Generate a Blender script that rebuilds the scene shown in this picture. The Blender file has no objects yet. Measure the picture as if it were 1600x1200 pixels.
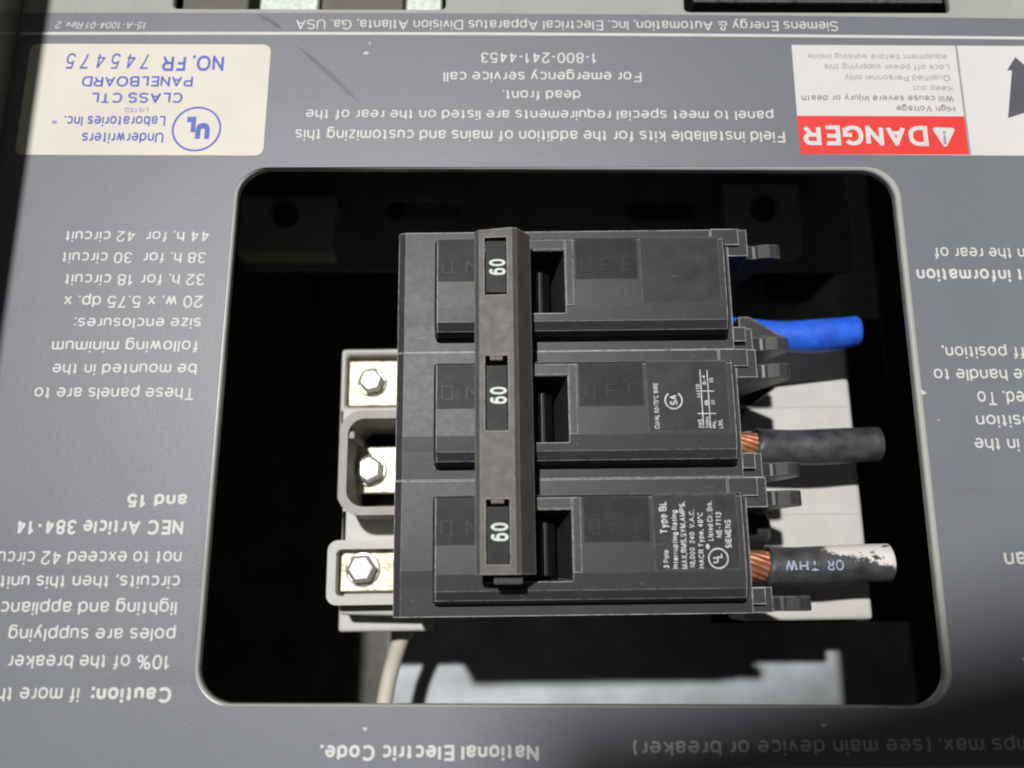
import bpy, bmesh, math, random
from mathutils import Vector, Matrix
R = math.radians
random.seed(7)
SC = bpy.context.scene
COL = SC.collection
MM = 0.001

# ------------------------------------------------------------------ camera, world, lamp
TH, FPX, CAMH, ROLL = 13.08, 1340.0, 158.0, 0.2
cd = bpy.data.cameras.new('camera')
cam = bpy.data.objects.new('camera', cd)
COL.objects.link(cam)
cam.location = (0, 0, CAMH * MM)
cam.rotation_mode = 'QUATERNION'
cam.rotation_quaternion = (Matrix.Rotation(R(TH), 3, 'X') @ Matrix.Rotation(R(ROLL), 3, 'Z')).to_quaternion()
cd.sensor_width = 36.0
cd.lens = FPX / 1600 * 36.0
cd.clip_start = 0.002
cd.clip_end = 20
cd.dof.use_dof = True
cd.dof.focus_distance = 0.166
cd.dof.aperture_fstop = 10.0
SC.camera = cam

wd = bpy.data.worlds.new('World')
SC.world = wd
wd.use_nodes = True
wd.node_tree.nodes['Background'].inputs[0].default_value = (0.95, 0.97, 1.0, 1)
wd.node_tree.nodes['Background'].inputs[1].default_value = 0.045

LDIR = Vector((-0.145, 0.24, 1.0)).normalized()
LAMP = Vector((10, 30, 0)) + LDIR * 4000
ld = bpy.data.lights.new('work_lamp', 'SPOT')
ld.energy = 262 * (4.0 / 2.5) ** 2
ld.color = (1.0, 0.985, 0.96)
ld.shadow_soft_size = 0.068
ld.spot_size = R(16)
ld.spot_blend = 0.3
lamp = bpy.data.objects.new('work_lamp', ld)
COL.objects.link(lamp)
lamp.location = LAMP * MM
lamp.rotation_euler = LDIR.to_track_quat('Z', 'Y').to_euler()

SC.view_settings.view_transform = 'Standard'
SC.view_settings.look = 'None'
SC.view_settings.exposure = 0.0
SC.view_settings.gamma = 1.0
SC.render.engine = 'CYCLES'
SC.cycles.max_bounces = 6
SC.cycles.use_denoising = True
SC.cycles.pixel_filter_type = 'BLACKMAN_HARRIS'
SC.cycles.filter_width = 1.9

# ------------------------------------------------------------------ helpers
def P(px, py, z=0.0):
    """a measured point of the photograph (1600 x 1200) on the level z, in mm"""
    u, v = px - 800.0, 600.0 - py
    r = R(ROLL)
    u, v = u * math.cos(r) - v * math.sin(r), u * math.sin(r) + v * math.cos(r)
    t = R(TH)
    dx, dy, dz = u, FPX * math.sin(t) + v * math.cos(t), -FPX * math.cos(t) + v * math.sin(t)
    k = (z - CAMH) / dz
    return Vector((dx * k, dy * k, z))

CX, CY, IROT = 13.0, 31.3, R(0.9)          # the interior sits a little askew behind the front
def Lc(px, py, z):
    p = P(px, py, z)
    x, y = p.x - CX, p.y - CY
    return Vector((x * math.cos(IROT) + y * math.sin(IROT), -x * math.sin(IROT) + y * math.cos(IROT), z))

def new_obj(name, bm, mat, parent=None, org=(0, 0, 0), bevel=0.0, segs=2, smooth=False):
    bmesh.ops.recalc_face_normals(bm, faces=bm.faces)
    o3 = Vector(org)
    for v in bm.verts:
        v.co = (v.co - o3) * MM
    me = bpy.data.meshes.new(name)
    bm.to_mesh(me)
    bm.free()
    if smooth:
        for p in me.polygons:
            p.use_smooth = True
    ob = bpy.data.objects.new(name, me)
    COL.objects.link(ob)
    if mat:
        me.materials.append(mat)
    if parent is not None:
        ob.parent = parent
    else:
        ob.location = o3 * MM
    if bevel:
        m = ob.modifiers.new('bevel', 'BEVEL')
        m.width = bevel * MM
        m.segments = segs
        m.limit_method = 'ANGLE'
        m.angle_limit = R(35)
    return ob

def thing(name, label, cat, loc=(0, 0, 0), rotz=0.0, group=None):
    o = bpy.data.objects.new(name, None)
    COL.objects.link(o)
    o.empty_display_size = 0.01
    o.location = Vector(loc) * MM
    o.rotation_euler = (0, 0, rotz)
    return tag(o, label, cat, group)

def tag(o, label=None, cat=None, group=None, kind=None):
    if label: o['label'] = label
    if cat: o['category'] = cat
    if group: o['group'] = group
    if kind: o['kind'] = kind
    return o

def box(bm, x0, x1, y0, y1, z0, z1):
    v = [bm.verts.new(c) for c in ((x0, y0, z0), (x1, y0, z0), (x1, y1, z0), (x0, y1, z0),
                                   (x0, y0, z1), (x1, y0, z1), (x1, y1, z1), (x0, y1, z1))]
    for f in ((0, 3, 2, 1), (4, 5, 6, 7), (0, 1, 5, 4), (1, 2, 6, 5), (2, 3, 7, 6), (3, 0, 4, 7)):
        bm.faces.new([v[i] for i in f])
    return v

def boxbm(*a):
    bm = bmesh.new()
    box(bm, *a)
    return bm

def loft(bm, sections, closed_ends=True):
    rings = [[bm.verts.new(c) for c in s] for s in sections]
    n = len(rings[0])
    for a, b in zip(rings, rings[1:]):
        for i in range(n):
            bm.faces.new((a[i], a[(i + 1) % n], b[(i + 1) % n], b[i]))
    if closed_ends:
        bm.faces.new(rings[0][::-1])
        bm.faces.new(rings[-1])

def prism(bm, poly, z0, z1, holes=()):
    """plan outline (with holes) between two levels"""
    edges = []
    for loop in [poly] + list(holes):
        vs = [bm.verts.new((x, y, z1)) for x, y in loop]
        edges += [bm.edges.new((vs[i], vs[(i + 1) % len(vs)])) for i in range(len(vs))]
    g = bmesh.ops.triangle_fill(bm, use_beauty=True, use_dissolve=False, edges=edges)
    fs = [f for f in g['geom'] if isinstance(f, bmesh.types.BMFace)]
    if z0 is not None and z0 != z1:
        e = bmesh.ops.extrude_face_region(bm, geom=fs)
        for v in e['geom']:
            if isinstance(v, bmesh.types.BMVert):
                v.co.z = z0

def rrect(x0, x1, y0, y1, r, n=8):
    out = []
    for cx, cy, a in ((x1 - r, y1 - r, 0), (x0 + r, y1 - r, 90), (x0 + r, y0 + r, 180), (x1 - r, y0 + r, 270)):
        for i in range(n + 1):
            t = R(a + 90 * i / n)
            out.append((cx + r * math.cos(t), cy + r * math.sin(t)))
    return out

def cyl(bm, c, axis, r0, r1, h, n=24):
    axis = Vector(axis).normalized()
    q = axis.to_track_quat('Z', 'Y')
    rings = []
    for r, t in ((r0, 0), (r1, h)):
        rings.append([Vector(c) + q @ Vector((r * math.cos(2 * math.pi * i / n), r * math.sin(2 * math.pi * i / n), t)) for i in range(n)])
    loft(bm, rings)

def tube(bm, pts, radii, n=20, jitter=0.0):
    rings = []
    for i, p in enumerate(pts):
        a, b = pts[max(0, i - 1)], pts[min(len(pts) - 1, i + 1)]
        q = (Vector(b) - Vector(a)).to_track_quat('Z', 'Y')
        ring = []
        for k in range(n):
            t = 2 * math.pi * k / n
            rr = radii[i] * (1 + random.uniform(-jitter, jitter))
            ring.append(Vector(p) + q @ Vector((rr * math.cos(t), rr * math.sin(t), 0)))
        rings.append(ring)
    loft(bm, rings)

def boolean(ob, cutter, op='DIFFERENCE'):
    m = ob.modifiers.new('b', 'BOOLEAN')
    m.operation = op
    m.object = cutter
    m.solver = 'EXACT'
    dg = bpy.context.evaluated_depsgraph_get()
    me = bpy.data.meshes.new_from_object(ob.evaluated_get(dg))
    old = ob.data
    ob.modifiers.remove(m)
    ob.data = me
    me.name = old.name
    bpy.data.objects.remove(cutter)

# ------------------------------------------------------------------ materials
def mat_base(name):
    m = bpy.data.materials.new(name)
    m.use_nodes = True
    return m, m.node_tree, m.node_tree.nodes['Principled BSDF']

def coords(nt, scale=1.0, spread=False):
    tc = nt.nodes.new('ShaderNodeTexCoord')
    mp = nt.nodes.new('ShaderNodeMapping')
    mp.inputs['Scale'].default_value = (scale, scale, scale)
    nt.links.new(tc.outputs['Object'], mp.inputs['Vector'])
    if not spread:
        return mp.outputs['Vector']
    oi = nt.nodes.new('ShaderNodeObjectInfo')              # every copy gets its own patch of the pattern
    ad = nt.nodes.new('ShaderNodeVectorMath')
    ad.operation = 'ADD'
    k = nt.nodes.new('ShaderNodeMath')
    k.operation = 'MULTIPLY'
    k.inputs[1].default_value = 900.0
    nt.links.new(oi.outputs['Random'], k.inputs[0])
    nt.links.new(mp.outputs['Vector'], ad.inputs[0])
    nt.links.new(k.outputs[0], ad.inputs[1])
    return ad.outputs[0]

def noise(nt, vec, scale, detail=4, rough=0.55):
    n = nt.nodes.new('ShaderNodeTexNoise')
    n.inputs['Scale'].default_value = scale
    n.inputs['Detail'].default_value = detail
    n.inputs['Roughness'].default_value = rough
    nt.links.new(vec, n.inputs['Vector'])
    return n.outputs['Fac']

def ramp(nt, fac, p0, p1, c0=(0, 0, 0, 1), c1=(1, 1, 1, 1)):
    r = nt.nodes.new('ShaderNodeValToRGB')
    r.color_ramp.elements[0].position, r.color_ramp.elements[1].position = p0, p1
    r.color_ramp.elements[0].color, r.color_ramp.elements[1].color = c0, c1
    nt.links.new(fac, r.inputs['Fac'])
    return r.outputs['Color']

def mixc(nt, fac, a, b):
    m = nt.nodes.new('ShaderNodeMix')
    m.data_type = 'RGBA'
    for sock, val in ((m.inputs[0], fac), (m.inputs[6], a), (m.inputs[7], b)):
        if hasattr(val, 'is_linked'):
            nt.links.new(val, sock)
        elif isinstance(val, tuple):
            sock.default_value = (*val[:3], 1)
        else:
            sock.default_value = val
    return m.outputs[2]

def math_n(nt, op, a, b=None):
    m = nt.nodes.new('ShaderNodeMath')
    m.operation = op
    for i, val in enumerate((a, b)):
        if val is None: continue
        if hasattr(val, 'is_linked'): nt.links.new(val, m.inputs[i])
        else: m.inputs[i].default_value = val
    return m.outputs[0]

def bump(nt, bsdf, height, strength, dist=0.05):
    b = nt.nodes.new('ShaderNodeBump')
    b.inputs['Strength'].default_value = strength
    b.inputs['Distance'].default_value = dist * MM
    nt.links.new(height, b.inputs['Height'])
    nt.links.new(b.outputs['Normal'], bsdf.inputs['Normal'])

def surface(name, col, rough=0.5, metal=0.0, var=0.12, vscale=0.15, rvar=0.1, bscale=None, bstr=0.2, bdist=0.05,
            spec=0.5, wear=None, wear_r=0.25, dust=None, dust_amt=0.5):
    """painted / moulded surface: uneven colour and gloss, fine bump, optional worn edges and dust specks (scales per mm)"""
    m, nt, b = mat_base(name)
    v = coords(nt, 1000.0, True)
    n1 = noise(nt, v, vscale, 5)
    lo = tuple(c * (1 - var) for c in col)
    hi = tuple(min(1, c * (1 + var)) for c in col)
    c = mixc(nt, ramp(nt, n1, 0.3, 0.7), lo, hi)
    if dust:
        n2 = noise(nt, v, 2.3, 3, 0.7)
        n3 = noise(nt, v, 0.22, 2)
        sp = math_n(nt, 'MULTIPLY', ramp(nt, n2, 0.665, 0.72), ramp(nt, n3, 0.38, 0.60))
        c = mixc(nt, math_n(nt, 'MULTIPLY', sp, dust_amt), c, dust)
        for ang, pos in ((25, 0.73), (-60, 0.75)):
            mp = nt.nodes.new('ShaderNodeMapping')
            mp.inputs['Rotation'].default_value = (0, 0, R(ang))
            mp.inputs['Scale'].default_value = (0.13, 3.2, 0.4)
            nt.links.new(v, mp.inputs['Vector'])
            sc = ramp(nt, noise(nt, mp.outputs['Vector'], 1.0, 2, 0.6), pos, pos + 0.05)
            c = mixc(nt, math_n(nt, 'MULTIPLY', sc, dust_amt * 0.7), c, dust)
    if wear:
        bv = nt.nodes.new('ShaderNodeBevel')
        bv.samples = 8
        bv.inputs['Radius'].default_value = wear_r * MM
        ge = nt.nodes.new('ShaderNodeNewGeometry')
        dp = nt.nodes.new('ShaderNodeVectorMath')
        dp.operation = 'DOT_PRODUCT'
        nt.links.new(bv.outputs['Normal'], dp.inputs[0])
        nt.links.new(ge.outputs['True Normal'], dp.inputs[1])
        ed = ramp(nt, math_n(nt, 'SUBTRACT', 1.0, dp.outputs['Value']), 0.002, 0.03)
        nw = ramp(nt, noise(nt, v, 0.7, 4, 0.7), 0.28, 0.55)
        c = mixc(nt, math_n(nt, 'MULTIPLY', math_n(nt, 'MULTIPLY', ed, nw), 0.95), c, wear)
    nt.links.new(c, b.inputs['Base Color'])
    rr = nt.nodes.new('ShaderNodeMapRange')
    rr.inputs['To Min'].default_value = max(0.03, rough - rvar)
    rr.inputs['To Max'].default_value = min(1, rough + rvar)
    nt.links.new(noise(nt, v, vscale * 2.7, 4), rr.inputs['Value'])
    nt.links.new(rr.outputs['Result'], b.inputs['Roughness'])
    b.inputs['Metallic'].default_value = metal
    b.inputs['Specular IOR Level'].default_value = spec
    if bscale:
        bump(nt, b, noise(nt, v, bscale, 3), bstr, bdist)
    return m

M = {}
M['plate_paint'] = surface('plate_paint', (0.43, 0.44, 0.41), 0.28, rvar=0.06, var=0.04, bscale=1.2, bstr=0.25, bdist=0.04)
M['wall_paint'] = surface('wall_paint', (0.52, 0.57, 0.45), 0.16, metal=0.8, var=0.06, bscale=1.0, bstr=0.2, bdist=0.04)
M['white_ink'] = surface('white_ink', (0.70, 0.69, 0.66), 0.5, var=0.06, vscale=0.6)
M['blue_ink'] = surface('blue_ink', (0.10, 0.13, 0.52), 0.5, var=0.25, vscale=0.9)
M['pale_blue_ink'] = surface('pale_blue_ink', (0.30, 0.32, 0.62), 0.5, var=0.25, vscale=0.9)
M['grey_ink'] = surface('grey_ink', (0.46, 0.45, 0.46), 0.5, var=0.12, vscale=0.9)
M['bold_grey_ink'] = surface('bold_grey_ink', (0.33, 0.32, 0.33), 0.5, var=0.12, vscale=0.9)
M['arrow_ink'] = surface('arrow_ink', (0.10, 0.095, 0.12), 0.5, var=0.1)
M['scuff'] = surface('scuff', (0.135, 0.140, 0.168), 0.40, var=0.1)
M['chip'] = surface('chip', (0.62, 0.60, 0.56), 0.4, var=0.2, vscale=2.0)
M['cream_paper'] = surface('cream_paper', (0.755, 0.712, 0.632), 0.45, var=0.05, vscale=0.06, bscale=0.5, bstr=0.15, bdist=0.05)
M['danger_white'] = surface('danger_white', (0.745, 0.73, 0.735), 0.42, var=0.02)
M['danger_red'] = surface('danger_red', (0.85, 0.052, 0.045), 0.42, var=0.03)
M['black_plastic'] = surface('black_plastic', (0.046, 0.044, 0.049), 0.40, var=0.10, spec=0.24, vscale=0.25, rvar=0.05, bscale=3.0, bstr=0.18,
                             bdist=0.03, wear=(0.46, 0.45, 0.44), wear_r=0.36, dust=(0.5, 0.47, 0.44), dust_amt=0.6)
M['gloss_black'] = surface('gloss_black', (0.040, 0.039, 0.041), 0.40, var=0.2, rvar=0.06, vscale=0.3, spec=0.06, wear=(0.16, 0.15, 0.14), wear_r=0.18,
                           dust=(0.40, 0.38, 0.35), dust_amt=0.4)
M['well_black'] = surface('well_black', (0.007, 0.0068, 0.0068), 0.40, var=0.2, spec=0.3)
M['letter_black'] = surface('letter_black', (0.046, 0.045, 0.047), 0.40, var=0.2, spec=0.1)
M['label_black'] = surface('label_black', (0.044, 0.042, 0.044), 0.40, var=0.25, spec=0.15, vscale=0.22, rvar=0.1, wear=(0.3, 0.28, 0.27), wear_r=0.2,
                           dust=(0.45, 0.43, 0.40), dust_amt=0.5)
M['tie_grey'] = surface('tie_grey', (0.094, 0.087, 0.079), 0.48, spec=0.32, var=0.14, vscale=0.2, bscale=4.0, bstr=0.3, bdist=0.03,
                        wear=(0.40, 0.37, 0.33), wear_r=0.3, dust=(0.42, 0.38, 0.33), dust_amt=0.4)
M['amp_white'] = surface('amp_white', (0.66, 0.74, 0.68), 0.5, var=0.08, vscale=1.0)
M['stamp_white'] = surface('stamp_white', (0.50, 0.52, 0.51), 0.5, var=0.35, vscale=1.4)
M['white_mould'] = surface('white_mould', (0.60, 0.59, 0.56), 0.55, var=0.05, vscale=0.2, bscale=1.5, bstr=0.2, bdist=0.05)
M['grey_mould'] = surface('grey_mould', (0.40, 0.38, 0.355), 0.6, var=0.1, vscale=0.3, bscale=1.6, bstr=0.3, bdist=0.06)
M['galvanised'] = surface('galvanised', (0.42, 0.445, 0.47), 0.5, metal=0.25, var=0.22, vscale=0.09, rvar=0.15)
M['dark_steel'] = surface('dark_steel', (0.028, 0.028, 0.026), 0.5, var=0.1)
M['back_paint'] = surface('back_paint', (0.075, 0.07, 0.06), 0.6, var=0.3, vscale=0.08)
M['rail_steel'] = surface('rail_steel', (0.22, 0.22, 0.20), 0.5, var=0.15)
M['brass_plate'] = surface('brass_plate', (0.64, 0.60, 0.46), 0.50, metal=0.6, var=0.42, vscale=0.45, bscale=1.5, bstr=0.9, bdist=0.15)
M['zinc'] = surface('zinc', (0.72, 0.72, 0.68), 0.42, metal=0.75, var=0.08, vscale=0.8, bscale=1.5, bstr=0.3, bdist=0.05)
M['bright_steel'] = surface('bright_steel', (0.62, 0.66, 0.64), 0.35, metal=0.7, var=0.1, vscale=0.4)
M['olive_block'] = surface('olive_block', (0.11, 0.105, 0.085), 0.45, var=0.12)
M['blue_vinyl'] = surface('blue_vinyl', (0.030, 0.145, 0.90), 0.42, var=0.25, vscale=0.3, bscale=0.5, bstr=0.5, bdist=0.3, dust=(0.35, 0.4, 0.5), dust_amt=0.5)
M['black_vinyl'] = surface('black_vinyl', (0.062, 0.065, 0.070), 0.42, var=0.6, vscale=0.28, bscale=0.7, bstr=0.35, bdist=0.2,
                           dust=(0.4, 0.4, 0.4), dust_amt=0.6)
M['ivory_vinyl'] = surface('ivory_vinyl', (0.66, 0.61, 0.52), 0.5, var=0.05, vscale=0.2)
M['copper'] = surface('copper', (0.40, 0.165, 0.08), 0.45, metal=0.4, var=0.35, vscale=0.8)
M['wire_ink'] = surface('wire_ink', (0.36, 0.42, 0.58), 0.6, var=0.4, vscale=1.2)
M['flap_black'] = surface('flap_black', (0.048, 0.046, 0.047), 0.36, spec=0.3, var=0.2, vscale=0.3, wear=(0.26, 0.25, 0.24), wear_r=0.22)
M['concrete'] = surface('concrete', (0.20, 0.19, 0.18), 0.8, var=0.2, vscale=0.01)

def decal_material():
    m, nt, b = mat_base('decal_grey')
    v = coords(nt, 1000.0)
    c = mixc(nt, ramp(nt, noise(nt, v, 0.03, 5), 0.3, 0.7), (0.172, 0.183, 0.208), (0.186, 0.198, 0.225))
    # scuffs: a few long dark rubbed streaks and tiny pale nicks
    mp = nt.nodes.new('ShaderNodeMapping')
    mp.inputs['Rotation'].default_value = (0, 0, R(48))
    mp.inputs['Scale'].default_value = (0.012, 0.16, 1)
    nt.links.new(v, mp.inputs['Vector'])
    st = ramp(nt, noise(nt, mp.outputs['Vector'], 1.0, 3), 0.64, 0.70)
    c = mixc(nt, math_n(nt, 'MULTIPLY', st, 0.16), c, (0.09, 0.09, 0.11))
    nk = math_n(nt, 'MULTIPLY', ramp(nt, noise(nt, v, 1.1, 2, 0.7), 0.74, 0.80), ramp(nt, noise(nt, v, 0.05, 2), 0.5, 0.62))
    c = mixc(nt, math_n(nt, 'MULTIPLY', nk, 0.6), c, (0.6, 0.58, 0.55))
    gr = ramp(nt, noise(nt, v, 5.0, 2, 0.8), 0.60, 0.74)
    c = mixc(nt, math_n(nt, 'MULTIPLY', gr, 0.12), c, (0.62, 0.62, 0.62))
    nt.links.new(c, b.inputs['Base Color'])
    b.inputs['Roughness'].default_value = 0.42
    b.inputs['Specular IOR Level'].default_value = 0.6
    bump(nt, b, noise(nt, v, 2.6, 4, 0.75), 0.45, 0.10)
    return m
M['decal_grey'] = decal_material()

def tipped_vinyl():
    """black cable whose cut end was splashed with white paint"""
    m, nt, b = mat_base('tipped_vinyl')
    v = coords(nt, 1000.0)
    base = mixc(nt, ramp(nt, noise(nt, v, 0.3, 5), 0.3, 0.7), (0.032, 0.034, 0.038), (0.090, 0.093, 0.10))
    sx = nt.nodes.new('ShaderNodeSeparateXYZ')
    nt.links.new(v, sx.inputs[0])
    e = math_n(nt, 'SUBTRACT', sx.outputs['X'], 18.5)
    e = math_n(nt, 'MULTIPLY', e, 0.22)
    e = math_n(nt, 'ADD', e, math_n(nt, 'MULTIPLY', math_n(nt, 'SUBTRACT', sx.outputs['Y'], 0.6), 0.9))
    e = math_n(nt, 'ADD', e, math_n(nt, 'MULTIPLY', math_n(nt, 'SUBTRACT', noise(nt, v, 0.5, 5, 0.75), 0.5), 4.5))
    msk = ramp(nt, e, 0.1, 0.5)
    hole = ramp(nt, noise(nt, v, 0.45, 4), 0.36, 0.43)
    msk = math_n(nt, 'MULTIPLY', msk, hole)
    lim = ramp(nt, math_n(nt, 'MULTIPLY', math_n(nt, 'SUBTRACT', sx.outputs['X'], 10.0), 0.25), 0.0, 0.6)
    msk = math_n(nt, 'MULTIPLY', msk, lim)
    nt.links.new(mixc(nt, msk, base, (0.82, 0.78, 0.74)), b.inputs['Base Color'])
    b.inputs['Roughness'].default_value = 0.5
    bump(nt, b, noise(nt, v, 0.8, 4), 0.5, 0.3)
    return m
M['tipped_vinyl'] = tipped_vinyl()

# ------------------------------------------------------------------ lettering: a drawn grotesque alphabet
GL = {
'A': ('M0 0 L.36 1 L.72 0|M.13 .34 L.59 .34', .72), 'B': ('M0 0 L0 1 L.36 1 A.36 .76 .24 .24 90 -90 L0 .52|M.36 .52 A.36 .26 .28 .26 90 -90 L0 0', .64),
'C': ('A.38 .5 .38 .5 42 318', .70), 'D': ('M.3 0 L0 0 L0 1 L.3 1 A.3 .5 .4 .5 90 -90', .70), 'E': ('M.56 1 L0 1 L0 0 L.58 0|M0 .53 L.52 .53', .58),
'F': ('M.54 1 L0 1 L0 0|M0 .51 L.48 .51', .54), 'G': ('A.38 .5 .38 .5 42 322|M.42 .47 L.74 .47 L.74 .02', .74), 'H': ('M0 0 L0 1|M.64 0 L.64 1|M0 .53 L.64 .53', .64),
'I': ('M0 0 L0 1', 0), 'J': ('M.42 1 L.42 .25 A.21 .25 .21 .25 0 -180', .42), 'K': ('M0 0 L0 1|M.6 1 L0 .38|M.21 .58 L.64 0', .64), 'L': ('M0 1 L0 0 L.5 0', .5),
'M': ('M0 0 L0 1 L.38 .04 L.76 1 L.76 0', .76), 'N': ('M0 0 L0 1 L.62 0 L.62 1', .62), 'O': ('A.4 .5 .4 .5 0 360', .8), 'P': ('M0 0 L0 1 L.34 1 A.34 .73 .27 .27 90 -90 L0 .46', .61),
'Q': ('A.4 .5 .4 .5 0 360|M.48 .24 L.78 -.04', .8), 'R': ('M0 0 L0 1 L.36 1 A.36 .74 .26 .26 90 -90 L0 .48|M.36 .48 L.62 0', .62),
'S': ('A.31 .74 .28 .26 22 270 A.31 .24 .31 .24 90 -160', .62), 'T': ('M0 1 L.62 1|M.31 1 L.31 0', .62), 'U': ('M0 1 L0 .3 A.32 .3 .32 .3 180 360 L.64 1', .64),
'V': ('M0 1 L.33 0 L.66 1', .66), 'W': ('M0 1 L.24 0 L.47 .96 L.70 0 L.94 1', .94), 'X': ('M0 0 L.62 1|M0 1 L.62 0', .62), 'Y': ('M0 1 L.32 .44 L.64 1|M.32 .44 L.32 0', .64),
'Z': ('M0 1 L.58 1 L0 0 L.58 0', .58),
'a': ('M.02 .5 A.23 .5 .21 .22 172 0 L.44 .08 L.5 0|M.44 .40 L.24 .37 A.2 .19 .2 .19 80 290 L.44 .17', .48), 'b': ('M0 0 L0 1|A.25 .36 .25 .36 0 360', .5),
'c': ('A.25 .36 .25 .36 45 315', .45), 'd': ('M.5 0 L.5 1|A.25 .36 .25 .36 0 360', .5), 'e': ('M.02 .36 L.5 .36 A.25 .36 .25 .36 0 312', .5),
'f': ('M.1 0 L.1 .82 A.26 .82 .16 .18 180 85|M-.04 .70 L.28 .70', .26), 'g': ('A.25 .36 .25 .36 0 360|M.5 .72 L.5 -.06 A.25 -.06 .25 .22 0 -150', .5),
'h': ('M0 0 L0 1|M0 .42 A.22 .46 .22 .26 180 0 L.44 0', .44), 'i': ('M0 0 L0 .72|D0 .97', 0), 'j': ('M.06 .72 L.06 -.14 A-.06 -.14 .12 .14 0 -90|D.06 .97', .06),
'k': ('M0 0 L0 1|M.4 .72 L0 .28|M.14 .42 L.44 0', .44), 'l': ('M0 0 L0 1', 0), 'm': ('M0 0 L0 .72|M0 .42 A.18 .48 .18 .24 180 0 L.36 0|M.36 .42 A.54 .48 .18 .24 180 0 L.72 0', .72),
'n': ('M0 0 L0 .72|M0 .42 A.22 .46 .22 .26 180 0 L.44 0', .44), 'o': ('A.26 .36 .26 .36 0 360', .52), 'p': ('M0 -.28 L0 .72|A.25 .36 .25 .36 0 360', .5),
'q': ('M.5 -.28 L.5 .72|A.25 .36 .25 .36 0 360', .5), 'r': ('M0 0 L0 .72|M0 .40 A.22 .44 .22 .28 180 85', .22), 's': ('A.21 .54 .19 .18 22 270 A.21 .18 .21 .18 90 -160', .42),
't': ('M.13 .92 L.13 .14 A.25 .14 .12 .14 180 275|M0 .70 L.28 .70', .27), 'u': ('M0 .72 L0 .25 A.22 .25 .22 .25 180 360|M.44 0 L.44 .72', .44),
'v': ('M0 .72 L.22 0 L.44 .72', .44), 'w': ('M0 .72 L.17 0 L.34 .70 L.51 0 L.68 .72', .68), 'x': ('M0 0 L.44 .72|M0 .72 L.44 0', .44),
'y': ('M0 .72 L.23 .02|M.46 .72 L.2 -.16 L.13 -.27 L.02 -.27', .46), 'z': ('M0 .72 L.4 .72 L0 0 L.42 0', .42),
'0': ('A.26 .5 .26 .5 0 360', .52), '1': ('M.04 .76 L.16 .8 L.28 1 L.28 0', .36), '2': ('M.01 .7 A.26 .73 .25 .27 180 -32 L.02 .04 L.02 0 L.52 0', .52),
'3': ('A.25 .76 .22 .24 168 -90 A.25 .26 .26 .26 90 -168', .51), '4': ('M.4 0 L.4 1|M.4 1 L.02 .27|M-.02 .27 L.54 .27', .54), '5': ('M.48 1 L.1 1 L.05 .53 A.26 .33 .26 .33 140 -160', .52),
'6': ('A.26 .32 .26 .32 0 360|A.29 .5 .29 .5 50 190', .52), '7': ('M0 1 L.5 1 L.28 .5 L.17 0', .5), '8': ('A.26 .76 .22 .24 0 360|A.26 .26 .26 .26 0 360', .52),
'9': ('A.26 .68 .26 .32 0 360|A.23 .5 .29 .5 230 370', .52),
'.': ('D0 0', 0), ',': ('D0 0|M.01 0 L-.05 -.18', 0), '-': ('M0 .36 L.26 .36', .26), ':': ('D0 0|D0 .62', 0), '/': ('M0 0 L.3 1', .3),
'(': ('A.34 .38 .34 .66 128 232', .2), ')': ('A-.14 .38 .34 .66 52 -52', .2), '&': ('M.66 0 L.15 .68 A.31 .79 .17 .21 200 -20 L.14 .46 A.26 .25 .26 .25 120 330 L.62 .42', .66),
'%': ('A.17 .78 .16 .22 0 360|A.68 .22 .16 .22 0 360|M.2 0 L.66 1', .85), '*': ('A.2 .78 .2 .2 0 360|M.13 .68 L.13 .9 L.24 .88 L.24 .8 L.13 .79', .4), '^': ('A.12 .84 .12 .14 0 360', .24),
}
def glyph_paths(ch):
    out = []
    for sub in GL[ch][0].split('|'):
        toks = sub.replace('M', ' M ').replace('L', ' L ').replace('A', ' A ').replace('D', ' D ').split()
        pts, i, dot, closed = [], 0, False, False
        while i < len(toks):
            k = toks[i]
            if k in 'ML':
                pts.append((float(toks[i + 1]), float(toks[i + 2]))); i += 3
            elif k == 'D':
                pts.append((float(toks[i + 1]), float(toks[i + 2]))); dot = True; i += 3
            else:
                cx, cy, rx, ry, a0, a1 = map(float, toks[i + 1:i + 7]); i += 7
                full = abs(a1 - a0) >= 359
                n = max(3, int(abs(a1 - a0) / 20))
                for q in range(n if full else n + 1):
                    t = R(a0 + (a1 - a0) * q / n)
                    c, s = math.cos(t), math.sin(t)
                    e = 0.88
                    pts.append((cx + rx * math.copysign(abs(c) ** e, c), cy + ry * math.copysign(abs(s) ** e, s)))
                closed = closed or full
        # drop doubles
        q = [pts[0]]
        for p in pts[1:]:
            if math.dist(p, q[-1]) > 0.004: q.append(p)
        out.append((q, closed, dot))
    return out
GL['['] = ('M0 0 L0 1 L.5 1 L.5 0 L0 0', .5)
GP = {k: glyph_paths(k) for k in GL}

def layout(text, w, track=0.0, space=0.34):
    """(glyph, x offset) list and ink width, in cap heights"""
    x, res, end = 0.0, [], 0.0
    for ch in text:
        if ch == ' ':
            x += space; continue
        res.append((ch, x))
        end = x + GL[ch][1] * (1 - w * 0.35) + w
        x = end + 0.115 + track
    return res, end

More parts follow.
